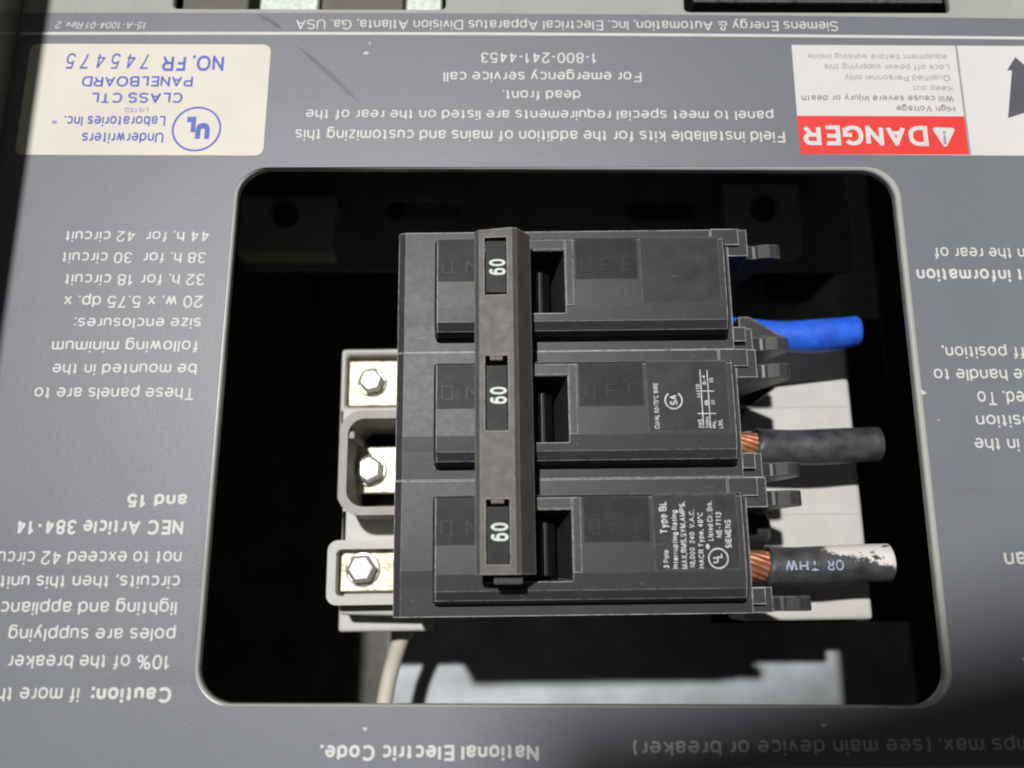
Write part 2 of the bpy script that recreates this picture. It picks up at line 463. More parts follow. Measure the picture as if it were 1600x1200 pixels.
ZJ = [0]
def draw_text(bm, text, place, xs, h, w, track=0.0, x0=0.0, slant=0.0):
    """ribbon strokes; place(x, y, dz) maps line coordinates (mm along, mm up) to a point"""
    gl, _ = layout(text, w, track)
    hw = w / 2
    def vert(p, dz):
        return bm.verts.new(place(x0 + (p.x + slant * p.y) * xs, p.y * h, dz))
    def next_z():
        ZJ[0] = (ZJ[0] + 1) % 6
        return 0.007 * ZJ[0]
    def ribbon(q, closed):
        dz = next_z()
        n = len(q)
        lv, rv = [], []
        for i in range(n):
            a, b = (q[(i - 1) % n], q[(i + 1) % n]) if closed else (q[max(0, i - 1)], q[min(n - 1, i + 1)])
            d0 = (q[i] - a) if (closed or i > 0) else (b - q[i])
            d1 = (b - q[i]) if (closed or i < n - 1) else d0
            d0, d1 = d0.normalized(), d1.normalized()
            n0, n1 = Vector((-d0.y, d0.x)), Vector((-d1.y, d1.x))
            mi = n0 + n1
            if mi.length < 1e-4: mi = n0
            mi.normalize()
            k = hw / max(0.45, mi.dot(n0))
            lv.append(vert(q[i] + mi * k, dz))
            rv.append(vert(q[i] - mi * k, dz))
        for i in (range(n) if closed else range(n - 1)):
            j = (i + 1) % n
            try: bm.faces.new((lv[i], rv[i], rv[j], lv[j]))
            except ValueError: pass
    for ch, gx in gl:
        for pts, closed, dot in GP[ch]:
            q = [Vector((gx + hw + p[0] * (1 - w * 0.35), hw + p[1] * (1 - w))) for p in pts]
            if dot:
                c, dz = q[0], next_z()
                bm.faces.new([vert(c + Vector(d) * hw * 1.05, dz) for d in ((-1, -1), (1, -1), (1, 1), (-1, 1))])
                continue
            if closed:
                ribbon(q, True)
                continue
            run = [q[0]]
            for i in range(1, len(q)):
                run.append(q[i])
                if i < len(q) - 1:
                    d0, d1 = (q[i] - q[i - 1]).normalized(), (q[i + 1] - q[i]).normalized()
                    if d0.dot(d1) < 0.12:                    # sharp corner: bevelled joint
                        ribbon(run, False)
                        sgn = 1 if d0.x * d1.y - d0.y * d1.x < 0 else -1
                        o0 = Vector((-d0.y, d0.x)) * hw * sgn
                        o1 = Vector((-d1.y, d1.x)) * hw * sgn
                        dz = next_z()
                        if d0.dot(d1) > -0.2:                # square corner
                            tip = o0 + o1
                            bm.faces.new([vert(p, dz) for p in (q[i], q[i] + o0, q[i] + tip, q[i] + o1)])
                        else:
                            mid = (o0 + o1).normalized() * hw
                            bm.faces.new([vert(p, dz) for p in (q[i], q[i] + o0, q[i] + mid + (o0 - o1) * .25, q[i] + mid - (o0 - o1) * .25, q[i] + o1)])
                        run = [q[i]]
            ribbon(run, False)

def text_line(bm, text, a, b, h, w=0.135, fit=None, anchor='start', track=0.0, z=0.0, slant=0.0, mapper=P):
    """text whose ink runs from photograph point a to b along its baseline (or whose part `fit` does), cap height h in mm"""
    A, B = mapper(a[0], a[1], z), mapper(b[0], b[1], z)
    d = (B - A); ln = d.length; d.normalize()
    up = Vector((-d.y, d.x, 0))
    W = layout(fit or text, w, track)[1]
    xs = ln / W
    x0 = 0.0
    if fit and anchor == 'end':
        x0 = ln - layout(text, w, track)[1] * xs
    draw_text(bm, text, lambda x, y, dz: A + d * x + up * y + Vector((0, 0, dz)), xs, h, w, track, x0, slant)

def ring(bm, c, rx, ry, w, z, n=40, a0=0, a1=360, rot=0):
    vs = []
    full = abs(a1 - a0) >= 360
    m = n if full else n + 1
    for i in range(m):
        t = R(a0 + (a1 - a0) * i / n)
        o = [(c[0] + (r0 + s * w / 2) * 1 * f) for r0, f, s in ()]
        ca, sa = math.cos(t), math.sin(t)
        vs.append([bm.verts.new((c[0] + (rx + s * w / 2) * ca, c[1] + (ry + s * w / 2) * sa, z)) for s in (-1, 1)])
    for i in range(n):
        a, b = vs[i], vs[(i + 1) % m]
        bm.faces.new((a[0], a[1], b[1], b[0]))

def flat(bm, pts, z):
    bm.faces.new([bm.verts.new((p[0], p[1], z)) for p in pts])

# ------------------------------------------------------------------ the setting
ground = new_obj('floor', boxbm(-3000, 3000, -3000, 3000, -130, -120), M['concrete'])
tag(ground, 'plain floor under the electrical panel', kind='structure')

# ------------------------------------------------------------------ enclosure
X0, X1, Y0, Y1 = -103.4, 124.0, -62.0, 190.0
enc = thing('electrical_enclosure', 'grey painted steel enclosure box around the panel, side wall seen at left', 'enclosure', (10, 60, -100))
EO = (10, 60, -100)
new_obj('back_wall', boxbm(X0 - 1.5, X1 + 1.5, Y0 - 1.5, Y1 + 1.5, -102, -100), M['back_paint'], enc, EO)
new_obj('side_wall', boxbm(X0 - 1.5, X0, Y0, Y1, -100, 50), M['wall_paint'], enc, EO)
new_obj('side_wall', boxbm(X1, X1 + 1.5, Y0, Y1, -100, 50), M['wall_paint'], enc, EO)
new_obj('side_wall', boxbm(X0 - 1.5, X1 + 1.5, Y1, Y1 + 1.5, -100, 50), M['wall_paint'], enc, EO)
new_obj('side_wall', boxbm(X0 - 1.5, X1 + 1.5, Y0 - 1.5, Y0, -100, 50), M['wall_paint'], enc, EO)

# galvanised pan at the back of the box
bm = bmesh.new()
prism(bm, rrect(-34.4, X1 - 12, Y0 + 8, Y1 - 10, 3), -93.5, -92)
pan = new_obj('mounting_pan', bm, M['galvanised'], None, (10, 60, -92), 0.4)
tag(pan, 'pale galvanised mounting pan deep behind the opening, lit near the lower edge', 'mounting pan')
# slotted cross rail in the dark, north of the breaker
bm = bmesh.new()
a, b = P(380, 300, -60), P(1330, 350, -60)
holes = [rrect(-35, -14, 97.0, 102.5, 1.8), rrect(31, 50, 97.0, 102.5, 1.8)]
prism(bm, rrect(-74, 92, 82, 118, 2), -61.5, -60, holes)
rail = new_obj('slotted_rail', bm, M['rail_steel'], None, (10, 100, -60), 0.3)
for xa, zb in ((-72, -99.9), (78, -91.9)):
    new_obj('rail_foot', boxbm(xa, xa + 12, 84, 116, zb, -61.6), M['dark_steel'], rail, (10, 100, -60), 0.3)
for xa, xb, ya, yb in ((-72, -47, 83.5, 100), (56, 76, 84, 104)):
    blk_ = new_obj('support_block', boxbm(xa, xb, ya, yb, -59.9, -52), M['grey_mould'], rail, (10, 100, -60), .6)
    bm = bmesh.new()
    cyl(bm, ((xa + xb) / 2, (ya + yb) / 2 + 2, -51.98), (0, 0, 1), 3.4, 3.0, 2.2, 24)
    new_obj('screw_head', bm, M['dark_steel'], blk_, (10, 100, -60), .2)
tag(rail, 'dark slotted steel rail in shadow above the breaker', 'rail')

# ------------------------------------------------------------------ dead front plate and what is printed on it
AP = (-54.85, 76.3, -20.6, 81.1)
front = thing('dead_front_plate', 'grey steel dead front plate with upside down white lettering and a large opening', 'panel plate', (10, 60, -1.6))
FO = (10, 60, -1.6)
HOLES = [((AP[0], AP[1], AP[2], AP[3]), 6.3, 14), ((-71.7, -14.3, 117.8, 160), 1.0, 4), ((36.1, 92.0, 117.4, 160), 1.0, 4)]
def ring_at(h, d):
    (x0, x1, y0, y1), r, n = h
    return rrect(x0 - d, x1 + d, y0 - d, y1 + d, r + d, n)
bm = bmesh.new()
rim = [(0.62, 0.0), (0.40, -0.04), (0.20, -0.15), (0.06, -0.34), (0.0, -0.62), (0.0, -1.6)]       # rolled edge of the punched openings
outer = [(X0 + .1, Y0 + 2), (X1 - 1, Y0 + 2), (X1 - 1, Y1 - 2), (X0 + .1, Y1 - 2)]
prism(bm, outer, None, 0.0, [ring_at(h, rim[0][0]) for h in HOLES])
prism(bm, outer, None, -1.6, [ring_at(h, 0.0) for h in HOLES])
for h in HOLES:
    loft(bm, [[(x, y, z) for x, y in ring_at(h, d)] for d, z in rim], False)
loft(bm, [[(x, y, z) for x, y in outer] for z in (0.0, -1.6)], False)
bmesh.ops.remove_doubles(bm, verts=bm.verts[:], dist=0.0005)
new_obj('steel_sheet', bm, M['plate_paint'], front, FO)

new_obj('opening_light_block', boxbm(-74, -12, 112, 165, -33, -31), M['dark_steel'], front, FO)  # unseen plates added below the openings to stop light leaking in
new_obj('opening_light_block', boxbm(34, 95, 112, 165, -43, -41), M['dark_steel'], front, FO)
for xa, xb, zb in ((-74, -12, -31), (34, 95, -41)):
    new_obj('opening_light_stop', boxbm(xa, xb, 112, 113.5, zb + .01, -1.7), M['dark_steel'], front, FO)  # added walls that block slanting light from the openings
    new_obj('opening_light_stop', boxbm(xb - 1.4, xb, 113.6, 165, zb + .01, -1.7), M['dark_steel'], front, FO)
ZD = 0.08
bm = bmesh.new()
hole = rrect(-55.5, 77.4, -20.95, 81.2, 6.6, 12)
hole = [(x, y + (max(0, (x + 10) / 90) * 0.7 if y > 60 else 0)) for x, y in hole]
prism(bm, [(X0 + .3, -34.5), (-20, -32.2), (40, -30.6), (X1 - 2, -29.9), (X1 - 2, 115.7), (50, 116.4), (-20, 116.7), (X0 + .3, 116.4)], 0.012, ZD, [hole])
decal = new_obj('printed_decal', bm, M['decal_grey'], front, FO)

ZT = ZD + 0.03
def mmh(px, x, y):            # a height in pixels at (x, y) on the plate, in mm
    return (P(x, y, 0) - P(x, y + px, 0)).length

def lines(name, rows, mat, parent, org, z=ZT, w=0.135, extra=None):
    bm = bmesh.new()
    for r in rows:
        t, a, b, hp = r[:4]
        kw = r[4] if len(r) > 4 else {}
        text_line(bm, t, a, b, mmh(hp, (a[0] + b[0]) / 2, a[1]), z=z, **{'w': w, **kw})
    if extra: extra(bm)
    return new_obj(name, bm, mat, parent, org)

# white rule and maker's line
bm = bmesh.new()
ra, rb = P(-20, 52.3, ZT), P(1690, 60.5, ZT)
n = 24
vs = []
for i in range(n + 1):
    t = i / n
    x = ra.x + (rb.x - ra.x) * t
    y = ra.y + (rb.y - ra.y) * t + 0.5 * math.sin(math.pi * t)
    vs.append((bm.verts.new((max(x, X0 + .5), y - 0.33, ZT)), bm.verts.new((max(x, X0 + .5), y + 0.33, ZT))))
for i in range(n):
    bm.faces.new((vs[i][0], vs[i + 1][0], vs[i + 1][1], vs[i][1]))
new_obj('rule_line', bm, M['white_ink'], decal, FO)

lines('lettering', [
    ('Siemens Energy & Automation, Inc. Electrical Apparatus Division Atlanta, Ga. USA', (1309, 33.5), (463, 30.5), 15.2, {'w': .12}),
], M['white_ink'], decal, FO)
lines('lettering', [
    ('15-A-1004-01 Rev. 2', (231, 34.5), (89, 34), 10.5, {'slant': .2, 'w': .12}),
], M['white_ink'], decal, FO)
lines('lettering', [
    ('Field installable kits for the addition of mains and customizing this', (1225.5, 205), (462, 202), 18),
    ('panel to meet special requirements are listed on the rear of the', (1208, 173), (478.5, 171), 16),
    ('dead front.', (907, 141), (785, 141), 16),
    ('For emergency service call', (1002, 112), (693, 112), 16.5),
    ('1-800-241-4453', (933.5, 82.5), (751.5, 82), 16.5),
], M['white_ink'], decal, FO)
lines('lettering', [
    ('44 h. for  42 circuit', (328, 361), (103, 361), 17),
    ('38 h. for  30 circuit', (323, 394), (98, 394), 17.5),
    ('32 h. for 18 circuit', (321, 428), (102, 428), 18),
    ('20 w. x 5.75 dp. x', (318, 462), (101, 462), 19),
    ('size enclosures:', (315, 496.5), (117, 496.5), 17.5),
    ('following minimum', (310.5, 532), (82, 532), 19),
    ('be mounted in the', (308, 568), (83, 568), 18.5),
    ('These panels are to', (305, 605.5), (55, 605), 19.5),
], M['white_ink'], decal, FO)
lines('lettering', [
    ('and 15', (293, 771.5), (200, 771.5), 21, {'w': .19}),
    ('NEC Article 384-14', (287.5, 812.5), (27, 812), 23, {'w': .19}),
    ('not to exceed 42 circuits', (284.5, 861), (66, 861), 21.5, {'fit': 'not to exceed 42'}),
    ('circuits, then this unit', (282, 899), (58, 899), 21, {'fit': 'circuits, then this'}),
    ('lighting and appliance', (277, 939.5), (123.7, 939.5), 22, {'fit': 'lighting and'}),
    ('poles are supplying', (275, 981), (14.6, 981), 22),
    ('10% of the breaker', (268, 1023), (13.7, 1023), 23),
    ('Caution:', (268.7, 1073.5), (144, 1073.5), 24.5, {'w': .2}),
    ('if more than', (125, 1073.5), (32.5, 1073.5), 24, {'fit': 'if more'}),
], M['white_ink'], decal, FO)
lines('lettering', [
    ('National Electric Code.', (841.7, 1164), (501, 1164), 25, {'w': .19}),
], M['white_ink'], decal, FO)
lines('lettering', [
    ('Amps max. (see main device or breaker)', (1536, 1153), (988.5, 1158), 25, {'w': .15, 'fit': 'max. (see main device or breaker)', 'anchor': 'end'}),
], M['white_ink'], decal, FO)
lines('lettering', [
    ('on the rear of', (1580, 387), (1458.5, 386), 18.5, {'fit': 'the rear of', 'anchor': 'end'}),
    ('it information', (1577.5, 420), (1431, 419.5), 20.5, {'w': .18, 'fit': 'information', 'anchor': 'end'}),
    ('off position,', (1571.7, 541), (1471, 541), 19.5, {'fit': 'position,', 'anchor': 'end'}),
    ('the handle to', (1572.5, 576), (1458, 576), 20, {'fit': 'handle to', 'anchor': 'end'}),
    ('ed. To', (1584, 611), (1526, 611), 22, {'fit': 'd. To', 'anchor': 'end'}),
    ('position', (1594, 648), (1524, 648), 20, {'fit': 'sition', 'anchor': 'end'}),
    ('is in the', (1591, 684.5), (1521.7, 684), 21, {'fit': 'in the', 'anchor': 'end'}),
    ('an', (1602, 862), (1567.6, 862), 26),
    ('or', (1632, 1013), (1594, 1013), 25),
], M['white_ink'], decal, FO)

# scuff streaks and chipped spots on the printed face
def sliver(bm, a, b, w, z):
    A, B = P(a[0], a[1], z), P(b[0], b[1], z)
    d = (B - A); nn = Vector((-d.y, d.x, 0)).normalized()
    k = 9
    top, bot = [], []
    for i in range(k + 1):
        t = i / k
        ww = w * math.sin(math.pi * min(max(t, .02), .98)) * random.uniform(.6, 1.2) / 2
        c = A + d * t + nn * .5 * math.sin(2.4 * t)
        top.append(bm.verts.new(c + nn * ww)); bot.append(bm.verts.new(c - nn * ww))
    for i in range(k):
        bm.faces.new((top[i], bot[i], bot[i + 1], top[i + 1]))
for a, b, w in (((462, 70), (565, 168), 1.3), ((400, 22), (440, 48), 1.2)):
    bm = bmesh.new(); sliver(bm, a, b, w, ZD + .012)
    new_obj('scuff_mark', bm, M['scuff'], decal, FO)
for x, y, r in ((571, 1139, .75), (1286, 1133, .6), (1441, 613, .9), (578, 68, .5), (572, 84, .9), (1466, 656, .3)):
    c = P(x, y, 0)
    bm = bmesh.new()
    ang = random.random() * 6
    flat(bm, [(c.x + r * random.uniform(.3, 1) * math.cos(ang + i * .785), c.y + r * random.uniform(.25, .7) * math.sin(ang + i * .785)) for i in range(8)], ZD + .04)
    new_obj('paint_chip', bm, M['chip'], decal, FO)

# cream listing label
ZL = 0.14
bm = bmesh.new()
lt = [P(50, 69.5), P(423.5, 69.5), P(412, 243), P(22, 243)]
lx0, lx1 = (lt[0].x + lt[3].x) / 2, (lt[1].x + lt[2].x) / 2
ly0, ly1 = (lt[2].y + lt[3].y) / 2, (lt[0].y + lt[1].y) / 2
prism(bm, rrect(lx0, lx1, ly0, ly1, 1.7, 6), ZD + 0.01, ZL)
lab = new_obj('listing_label', bm, M['cream_paper'], front, FO)
ZLT = ZL + 0.03
lines('lettering', [
    ('NO. FR', (350.7, 86.7), (255, 86.7), 24, {'w': .17}),
    ('745475', (237, 83.5), (106.7, 83), 24, {'w': .11, 'track': .3, 'slant': .12}),
    ('PANELBOARD', (302, 119), (129, 119), 16, {'w': .16}),
    ('CLASS CTL', (286, 144.7), (143, 144.7), 16, {'w': .16}),
    ('Laboratories Inc.', (259, 181), (101, 181), 16.5, {'w': .15}),
    ('Underwriters', (256, 207), (129, 207), 17, {'w': .15}),
], M['blue_ink'], lab, FO, z=ZLT)
lines('lettering', [('LISTED', (232, 168.6), (195, 168.6), 6.5, {'w': .16, 'track': .1}), ('*', (90, 181.5), (82, 181.5), 12, {'w': .1})], M['pale_blue_ink'], lab, FO, z=ZLT)
bm = bmesh.new()
ec = P(307.5, 202)
er = 37 * (P(308.5, 202) - P(307.5, 202)).length
ring(bm, ec, er, er, 0.42, ZLT, 48)
text_line(bm, 'U', (328.6, 192), (306.8, 192), mmh(29, 318, 192), w=.30, z=ZLT + .004)
text_line(bm, 'L', (306.8, 182.4), (289.4, 182.4), mmh(28, 298, 182), w=.30, z=ZLT + .012)
new_obj('emblem', bm, M['blue_ink'], lab, FO)

# danger label printed at right
bm = bmesh.new()
q = [P(1234.7, 70.7), P(1640, 74), P(1655, 246), P(1251.6, 241.5)]
dx0, dy1, dy0 = (q[0].x + q[3].x) / 2, q[0].y, q[3].y
prism(bm, [(dx0, dy0), (115.0, dy0 - .2), (115.0, dy1 - .1), (dx0, dy1)], ZD + 0.01, ZL)
dl = new_obj('danger_label', bm, M['danger_white'], front, FO)
dvx = (P(1489.5, 73).x + P(1516, 243).x) / 2
yb = P(1250, 181.5).y
bm = bmesh.new()
flat(bm, [(dx0, dy0 + .02), (dvx, dy0 + .02), (dvx, yb), (dx0, yb)], ZLT - .01)
new_obj('red_band', bm, M['danger_red'], dl, FO)
bm = bmesh.new()
flat(bm, [(dvx, dy0), (dvx + .42, dy0), (dvx + .42, dy1), (dvx, dy1)], ZLT)
new_obj('divider_line', bm, M['bold_grey_ink'], dl, FO)
bm = bmesh.new()
tri = [P(1454, 199.5), P(1493, 200.5), P(1476.5, 233.5)]
pts = []
for i in range(3):
    p, a, b = tri[i], tri[i - 1], tri[(i + 1) % 3]
    da, db = (a - p).normalized(), (b - p).normalized()
    pts += [p + da * .75, p + (da + db) * .28, p + db * .75]
flat(bm, pts, ZLT + .02)
new_obj('warning_triangle', bm, M['danger_white'], dl, FO)
lines('lettering', [
    ('DANGER', (1448, 197), (1254, 195.5), 31, {'w': .20}),
], M['danger_white'], dl, FO, z=ZLT + .02)
bm = bmesh.new()
c0, c1 = P(1474.5, 206), P(1476, 226)
flat(bm, [(c0.x - .28, c0.y, 0), (c0.x + .28, c0.y, 0), (c0.x + .28, c0.y - .55, 0), (c0.x - .28, c0.y - .55, 0)], ZLT + .05)
flat(bm, [(c0.x - .2, c0.y - .85, 0), (c0.x + .2, c0.y - .85, 0), (c1.x + .32, c1.y, 0), (c1.x - .32, c1.y, 0)], ZLT + .05)
new_obj('exclamation_mark', bm, M['bold_grey_ink'], dl, FO)
lines('lettering', [
    ('High Voltage', (1492, 165.5), (1400, 165), 9.5, {'w': .16}),
    ('Will cause severe injury or death', (1489.6, 149.5), (1252, 148.5), 9.5, {'w': .16}),
], M['bold_grey_ink'], dl, FO, z=ZLT)
lines('lettering', [
    ('Keep out', (1488, 134), (1426, 133.5), 9),
    ('Qualified Personnel only', (1484, 117.5), (1320, 117), 9),
    ('Lock off power supplying this', (1482.5, 101), (1287.7, 100), 9),
    ('equipment before working inside', (1479, 85), (1262, 84), 8.5),
], M['grey_ink'], dl, FO, z=ZLT)
bm = bmesh.new()
ar = [P(1585.5, 90), P(1573, 110.5), P(1580.5, 110.5), P(1574.5, 185), P(1622, 170), P(1604, 114), P(1612, 112)]
flat(bm, ar, ZLT)
new_obj('arrow_symbol', bm, M['arrow_ink'], dl, FO)

# ------------------------------------------------------------------ things behind the two upper openings
def blk(name, label, cat, px0, px1, ys, z0, z1, mat, bev=.5, group=None):
    xa, xb = P(px0, 2, z1).x, P(px1, 2, z1).x
    o = new_obj(name, boxbm(xa, xb, ys, 156, z0, z1), mat, None, ((xa + xb) / 2, 137, z0), bev)
    return tag(o, label, cat, group)
blk('filler_block', 'dull dark filler block at the left end of the upper left opening', 'filler block', 283, 389, 118.6, -30, -4, M['olive_block'])
blk('filler_block', 'dull dark filler block between the two bright steel clips', 'filler block', 502, 631, 118.4, -30, -3.4, M['olive_block'])
blk('steel_clip', 'wider bright steel clip in the upper left opening', 'clip', 405, 499, 118.8, -30, -2.6, M['bright_steel'])
blk('steel_clip', 'narrower bright steel clip at the right end of the upper left opening', 'clip', 633, 692, 118.3, -30, -2.6, M['bright_steel'])
bb = new_obj('breaker_body', boxbm(P(1082, 2, -4).x, P(1480, 2, -4).x, 122.0, 156, -40, -3), M['black_plastic'], None, (66, 140, -40), .5)
new_obj('lower_step', boxbm(P(1082, 2, -4).x + .3, P(1480, 2, -4).x - .3, 118.0, 121.9, -40, -8.5), M['gloss_black'], bb, (66, 140, -40), .4)
tag(bb, 'worn black plastic breaker edge in the upper right opening', 'breaker')

# ------------------------------------------------------------------ white moulded base with its terminals
ZB = -36.0
BO = (0, 0, -60)
base = thing('terminal_base', 'white moulded insulating base under the black breaker with three brass terminals', 'terminal base', (CX, CY, -60), IROT)
bm = bmesh.new()
outline = [(-52.6, 22.9), (36.5, 22.9), (36.5, 2.6), (41.6, 7.2), (48.6, 12.6), (65.6, 14.4), (65.6, -39.8), (37.5, -39.8), (37.5, -38), (-31.2, -38), (-51.3, -37.4), (-51.3, -14), (-52.6, -12)]
pocket1 = [(-51.4, 21.4), (-36, 21.4), (-36, 9.0), (-51.4, 9.0)]
pocket2 = [(-50.2, 4), (-36, 4), (-36, -14), (-50.2, -14)]
prism(bm, outline, -52, ZB, [pocket1, pocket2])
new_obj('moulded_block', bm, M['white_mould'], base, BO, 1.0, 3)
new_obj('moulded_rib', boxbm(38.5, 64.8, 7.5, 8.3, ZB - .4, ZB + .15), M['white_mould'], base, BO, .3)
new_obj('moulded_rib', boxbm(40.0, 65.0, -17.0, -16.2, ZB - .4, ZB + .15), M['white_mould'], base, BO, .3)
new_obj('shade_sheet', boxbm(34.2, 82, -41, 34, -54.2, -53.4), M['well_black'], base, BO)  # black sheet added in place of shade, covers the lit pan
la, lb = Lc(528, 985, -45), Lc(672, 986, -45)
new_obj('moulded_lip', boxbm(la.x, lb.x, lb.y, -30, -52, -45), M['white_mould'], base, BO, .7)
new_obj('pocket_shade', boxbm(-50.1, -36.1, -13.9, 3.9, -51, -44), M['well_black'], base, BO)  # black block standing in for the shade inside the middle pocket
new_obj('foot', boxbm(-30, 34, -30, 20, -91.9, -52.1), M['grey_mould'], base, BO, .5)

def shell(name, x0, x1, y0, y1, r, t, z0, z1, mat, bev=.35):
    """a C shaped wall, open towards +x (the breaker)"""
    out = [p for p in rrect(x0, x1 + 20, y0, y1, r, 8)]
    inn = [p for p in rrect(x0 + t, x1 + 20 - t, y0 + t, y1 - t, max(.3, r - t * .6), 8)]
    bm = bmesh.new()
    prism(bm, out, z0, z1, [inn])
    for v in bm.verts:
        if v.co.x > x1: v.co.x = x1 + (v.co.x - x1) * .01
    return new_obj(name, bm, mat, base, BO, bev)
shell('middle_barrier', -49.6, -37, -16.9, 5.3, 4.6, 1.75, -41, -22, M['grey_mould'])
nt_ = new_obj('barrier_lug', boxbm(-48.6, -46.6, -.6, 1.0, -41, -23.0), M['grey_mould'], base, BO, .25)
shell('lower_rim', -52.95, -37, -35.2, -21.6, 2.2, 1.9, -41.5, -30, M['white_mould'], .5)

def terminal(x0, x1, y0, y1, zt, sx, sy, r, turn):
    tab = new_obj('bus_tab', boxbm(x0, x1, y0, y1, zt - 2.2, zt), M['brass_plate'], base, BO, .25)
    bm = bmesh.new()
    cyl(bm, (sx, sy, zt + .02), (0, 0, 1), r * 1.16, r * 1.12, .7, 32)
    hexa = [[Vector((sx + rr * math.cos(R(60 * i + turn)), sy + rr * math.sin(R(60 * i + turn)), zt + z)) for i in range(6)]
            for rr, z in ((r, .72), (r, 2.7), (r * .93, 3.1), (r * .7, 3.35), (r * .3, 3.42))]
    loft(bm, hexa)
    new_obj('hex_screw', bm, M['zinc'], tab, BO, .45, 3)
    return tab
terminal(-51.0, -34.5, 9.6, 20.4, -38.0, -45.5, 15.1, 3.0, 12)
terminal(-49.4, -34.5, -11.0, -.6, -35.0, -45.0, -5.9, 3.3, 25)
terminal(-50.7, -34.5, -32.4, -22.6, -33.4, -45.8, -27.7, 3.3, 5)

# ------------------------------------------------------------------ three pole breaker
brk = thing('circuit_breaker', 'black three pole circuit breaker with grey handle tie bar marked 60', 'circuit breaker', (CX, CY, -50), IROT)
KO = (0, 0, -50)
ZS, ZR = -6.0, -1.0

def make_pole():
    prof = [(-12.62, -50), (-12.62, -6.55), (-7.2, -6.25), (-4.2, -6.0), (12.62, -6.0), (12.62, -50)]
    def sec(x, drop):
        return [Vector((x, y, z - (drop if z > -20 else 0))) for y, z in prof]
    bm = bmesh.new()
    loft(bm, [sec(-35.6, .5), sec(-34.2, 0.0), sec(31.4, 0.0)])
    body = new_obj('pole_housing', bm, M['black_plastic'], brk, KO)
    def add(bm2):
        c = new_obj('tmp', bm2, None, brk, KO)
        boolean(body, c, 'UNION')
    # raised face with its two falling facets on the south side
    rp = [(-10.2, -8.6), (-10.2, -4.0), (-9.7, -2.3), (-8.0, -1.32), (-5.0, -1.0), (8.6, -1.0), (9.3, -1.7), (9.3, -8.6)]
    bm = bmesh.new()
    secs = []
    for x, dz in ((-27.9, 1.0), (-27.3, 0.0), (29.2, 0.0), (29.8, 1.0)):
        secs.append([Vector((x, y, z - (dz if z > -6 else 0))) for y, z in rp])
    loft(bm, secs)
    add(bm)
    # arms either side of the wire entry
    for y0, y1, x1, z in ((6.9, 12.6, 35.5, -6.2), (-12.6, -7.9, 35.6, -8.2)):
        add(boxbm(31.0, x1, y0, y1, -44, z))
    add(boxbm(28, 33.6, 9.0, 12.5, -20, -5.4))
    add(boxbm(28, 33.9, -11.0, -8.0, -20, -6.6))
    # toggle well
    bm = bmesh.new()
    loft(bm, [[Vector((-18.5, -6.4, 1)), Vector((-2.2, -6.4, 1)), Vector((-2.2, 6.4, 1)), Vector((-18.5, 6.4, 1))],
              [Vector((-18.5, -6.4, -1.2)), Vector((-2.3, -6.4, -1.2)), Vector((-2.3, 6.4, -1.2)), Vector((-18.5, 6.4, -1.2))],
              [Vector((-18.0, -5.9, -14)), Vector((-4.6, -5.9, -14)), Vector((-4.6, 5.9, -14)), Vector((-18.0, 5.9, -14))]])
    boolean(body, new_obj('tmp', bm, None, brk, KO))
    body.data.materials.clear()
    body.data.materials.append(M['black_plastic'])
    m = body.modifiers.new('bevel', 'BEVEL')
    m.width, m.segments, m.limit_method, m.angle_limit = 0.16 * MM, 2, 'ANGLE', R(30)
    # collar round the well, inset plates
    bm = bmesh.new()
    box(bm, -2.15, -.55, -5.0, 8.7, -1.3, -.72)
    box(bm, -12.0, -2.2, 6.5, 8.7, -1.3, -.72)
    new_obj('well_collar', bm, M['black_plastic'], body, KO, .1)
    new_obj('on_plate', boxbm(-27.2, -18.8, .2, 8.8, -1.3, -.93), M['gloss_black'], body, KO, .12)
    new_obj('off_plate', boxbm(-.2, 12.1, .4, 8.7, -1.3, -.90), M['gloss_black'], body, KO, .12)
    new_obj('label_plate', boxbm(12.6, 28.2, -4.7, 9.0, -1.3, -.86), M['label_black'], body, KO, .14)
    bm = bmesh.new()
    flat_at = lambda xo, yo, z: (lambda x, y, dz: Vector((xo + x, yo + y, z + dz)))
    draw_text(bm, '[N', flat_at(-26.4, 1.8, -.93), 7.4 / layout('[N', .10, .5)[1], 2.9, .10, track=.5)
    draw_text(bm, '[FF', flat_at(.9, 1.8, -.90), 10.2 / layout('[FF', .10, .5)[1], 2.9, .10, track=.5)
    e = bmesh.ops.extrude_face_region(bm, geom=bm.faces[:])
    for v in e['geom']:
        if isinstance(v, bmesh.types.BMVert): v.co.z += .10
    new_obj('moulded_lettering', bm, M['letter_black'], body, KO)
    # toggle
    bm = bmesh.new()
    tp = [(-17.4, -13.5), (-4.9, -13.5), (-4.9, -9.4), (-6.6, -8.2), (-7.2, -8.6), (-7.8, -6.6), (-9.6, -5.4), (-10.8, 4.6), (-16.2, 4.6)]
    loft(bm, [[Vector((x, y, z)) for x, z in tp] for y in (-5.6, 5.6)])
    tg = new_obj('toggle', bm, M['well_black'], body, KO, .3)
    # barrier flaps
    for y0, y1, xe in ((7.3, 10.3, 43.2), (-12.4, -9.6, 43.3)):
        pr = [(33.5, -30), (33.5, -8.4), (36.0, -8.7), (36.9, -9.1), (37.4, -9.25), (37.9, -9.1), (38.4, -8.75), (39.3, -8.4), (40.6, -8.3), (42.0, -8.5), (xe - .3, -9.0), (xe, -9.6), (xe - .2, -10.8), (36.2, -30)]
        bm = bmesh.new()
        loft(bm, [[Vector((x, y, z)) for x, z in pr] for y in (y0, y1)])
        new_obj('barrier_flap', bm, M['flap_black'], body, KO, .25)
    return body

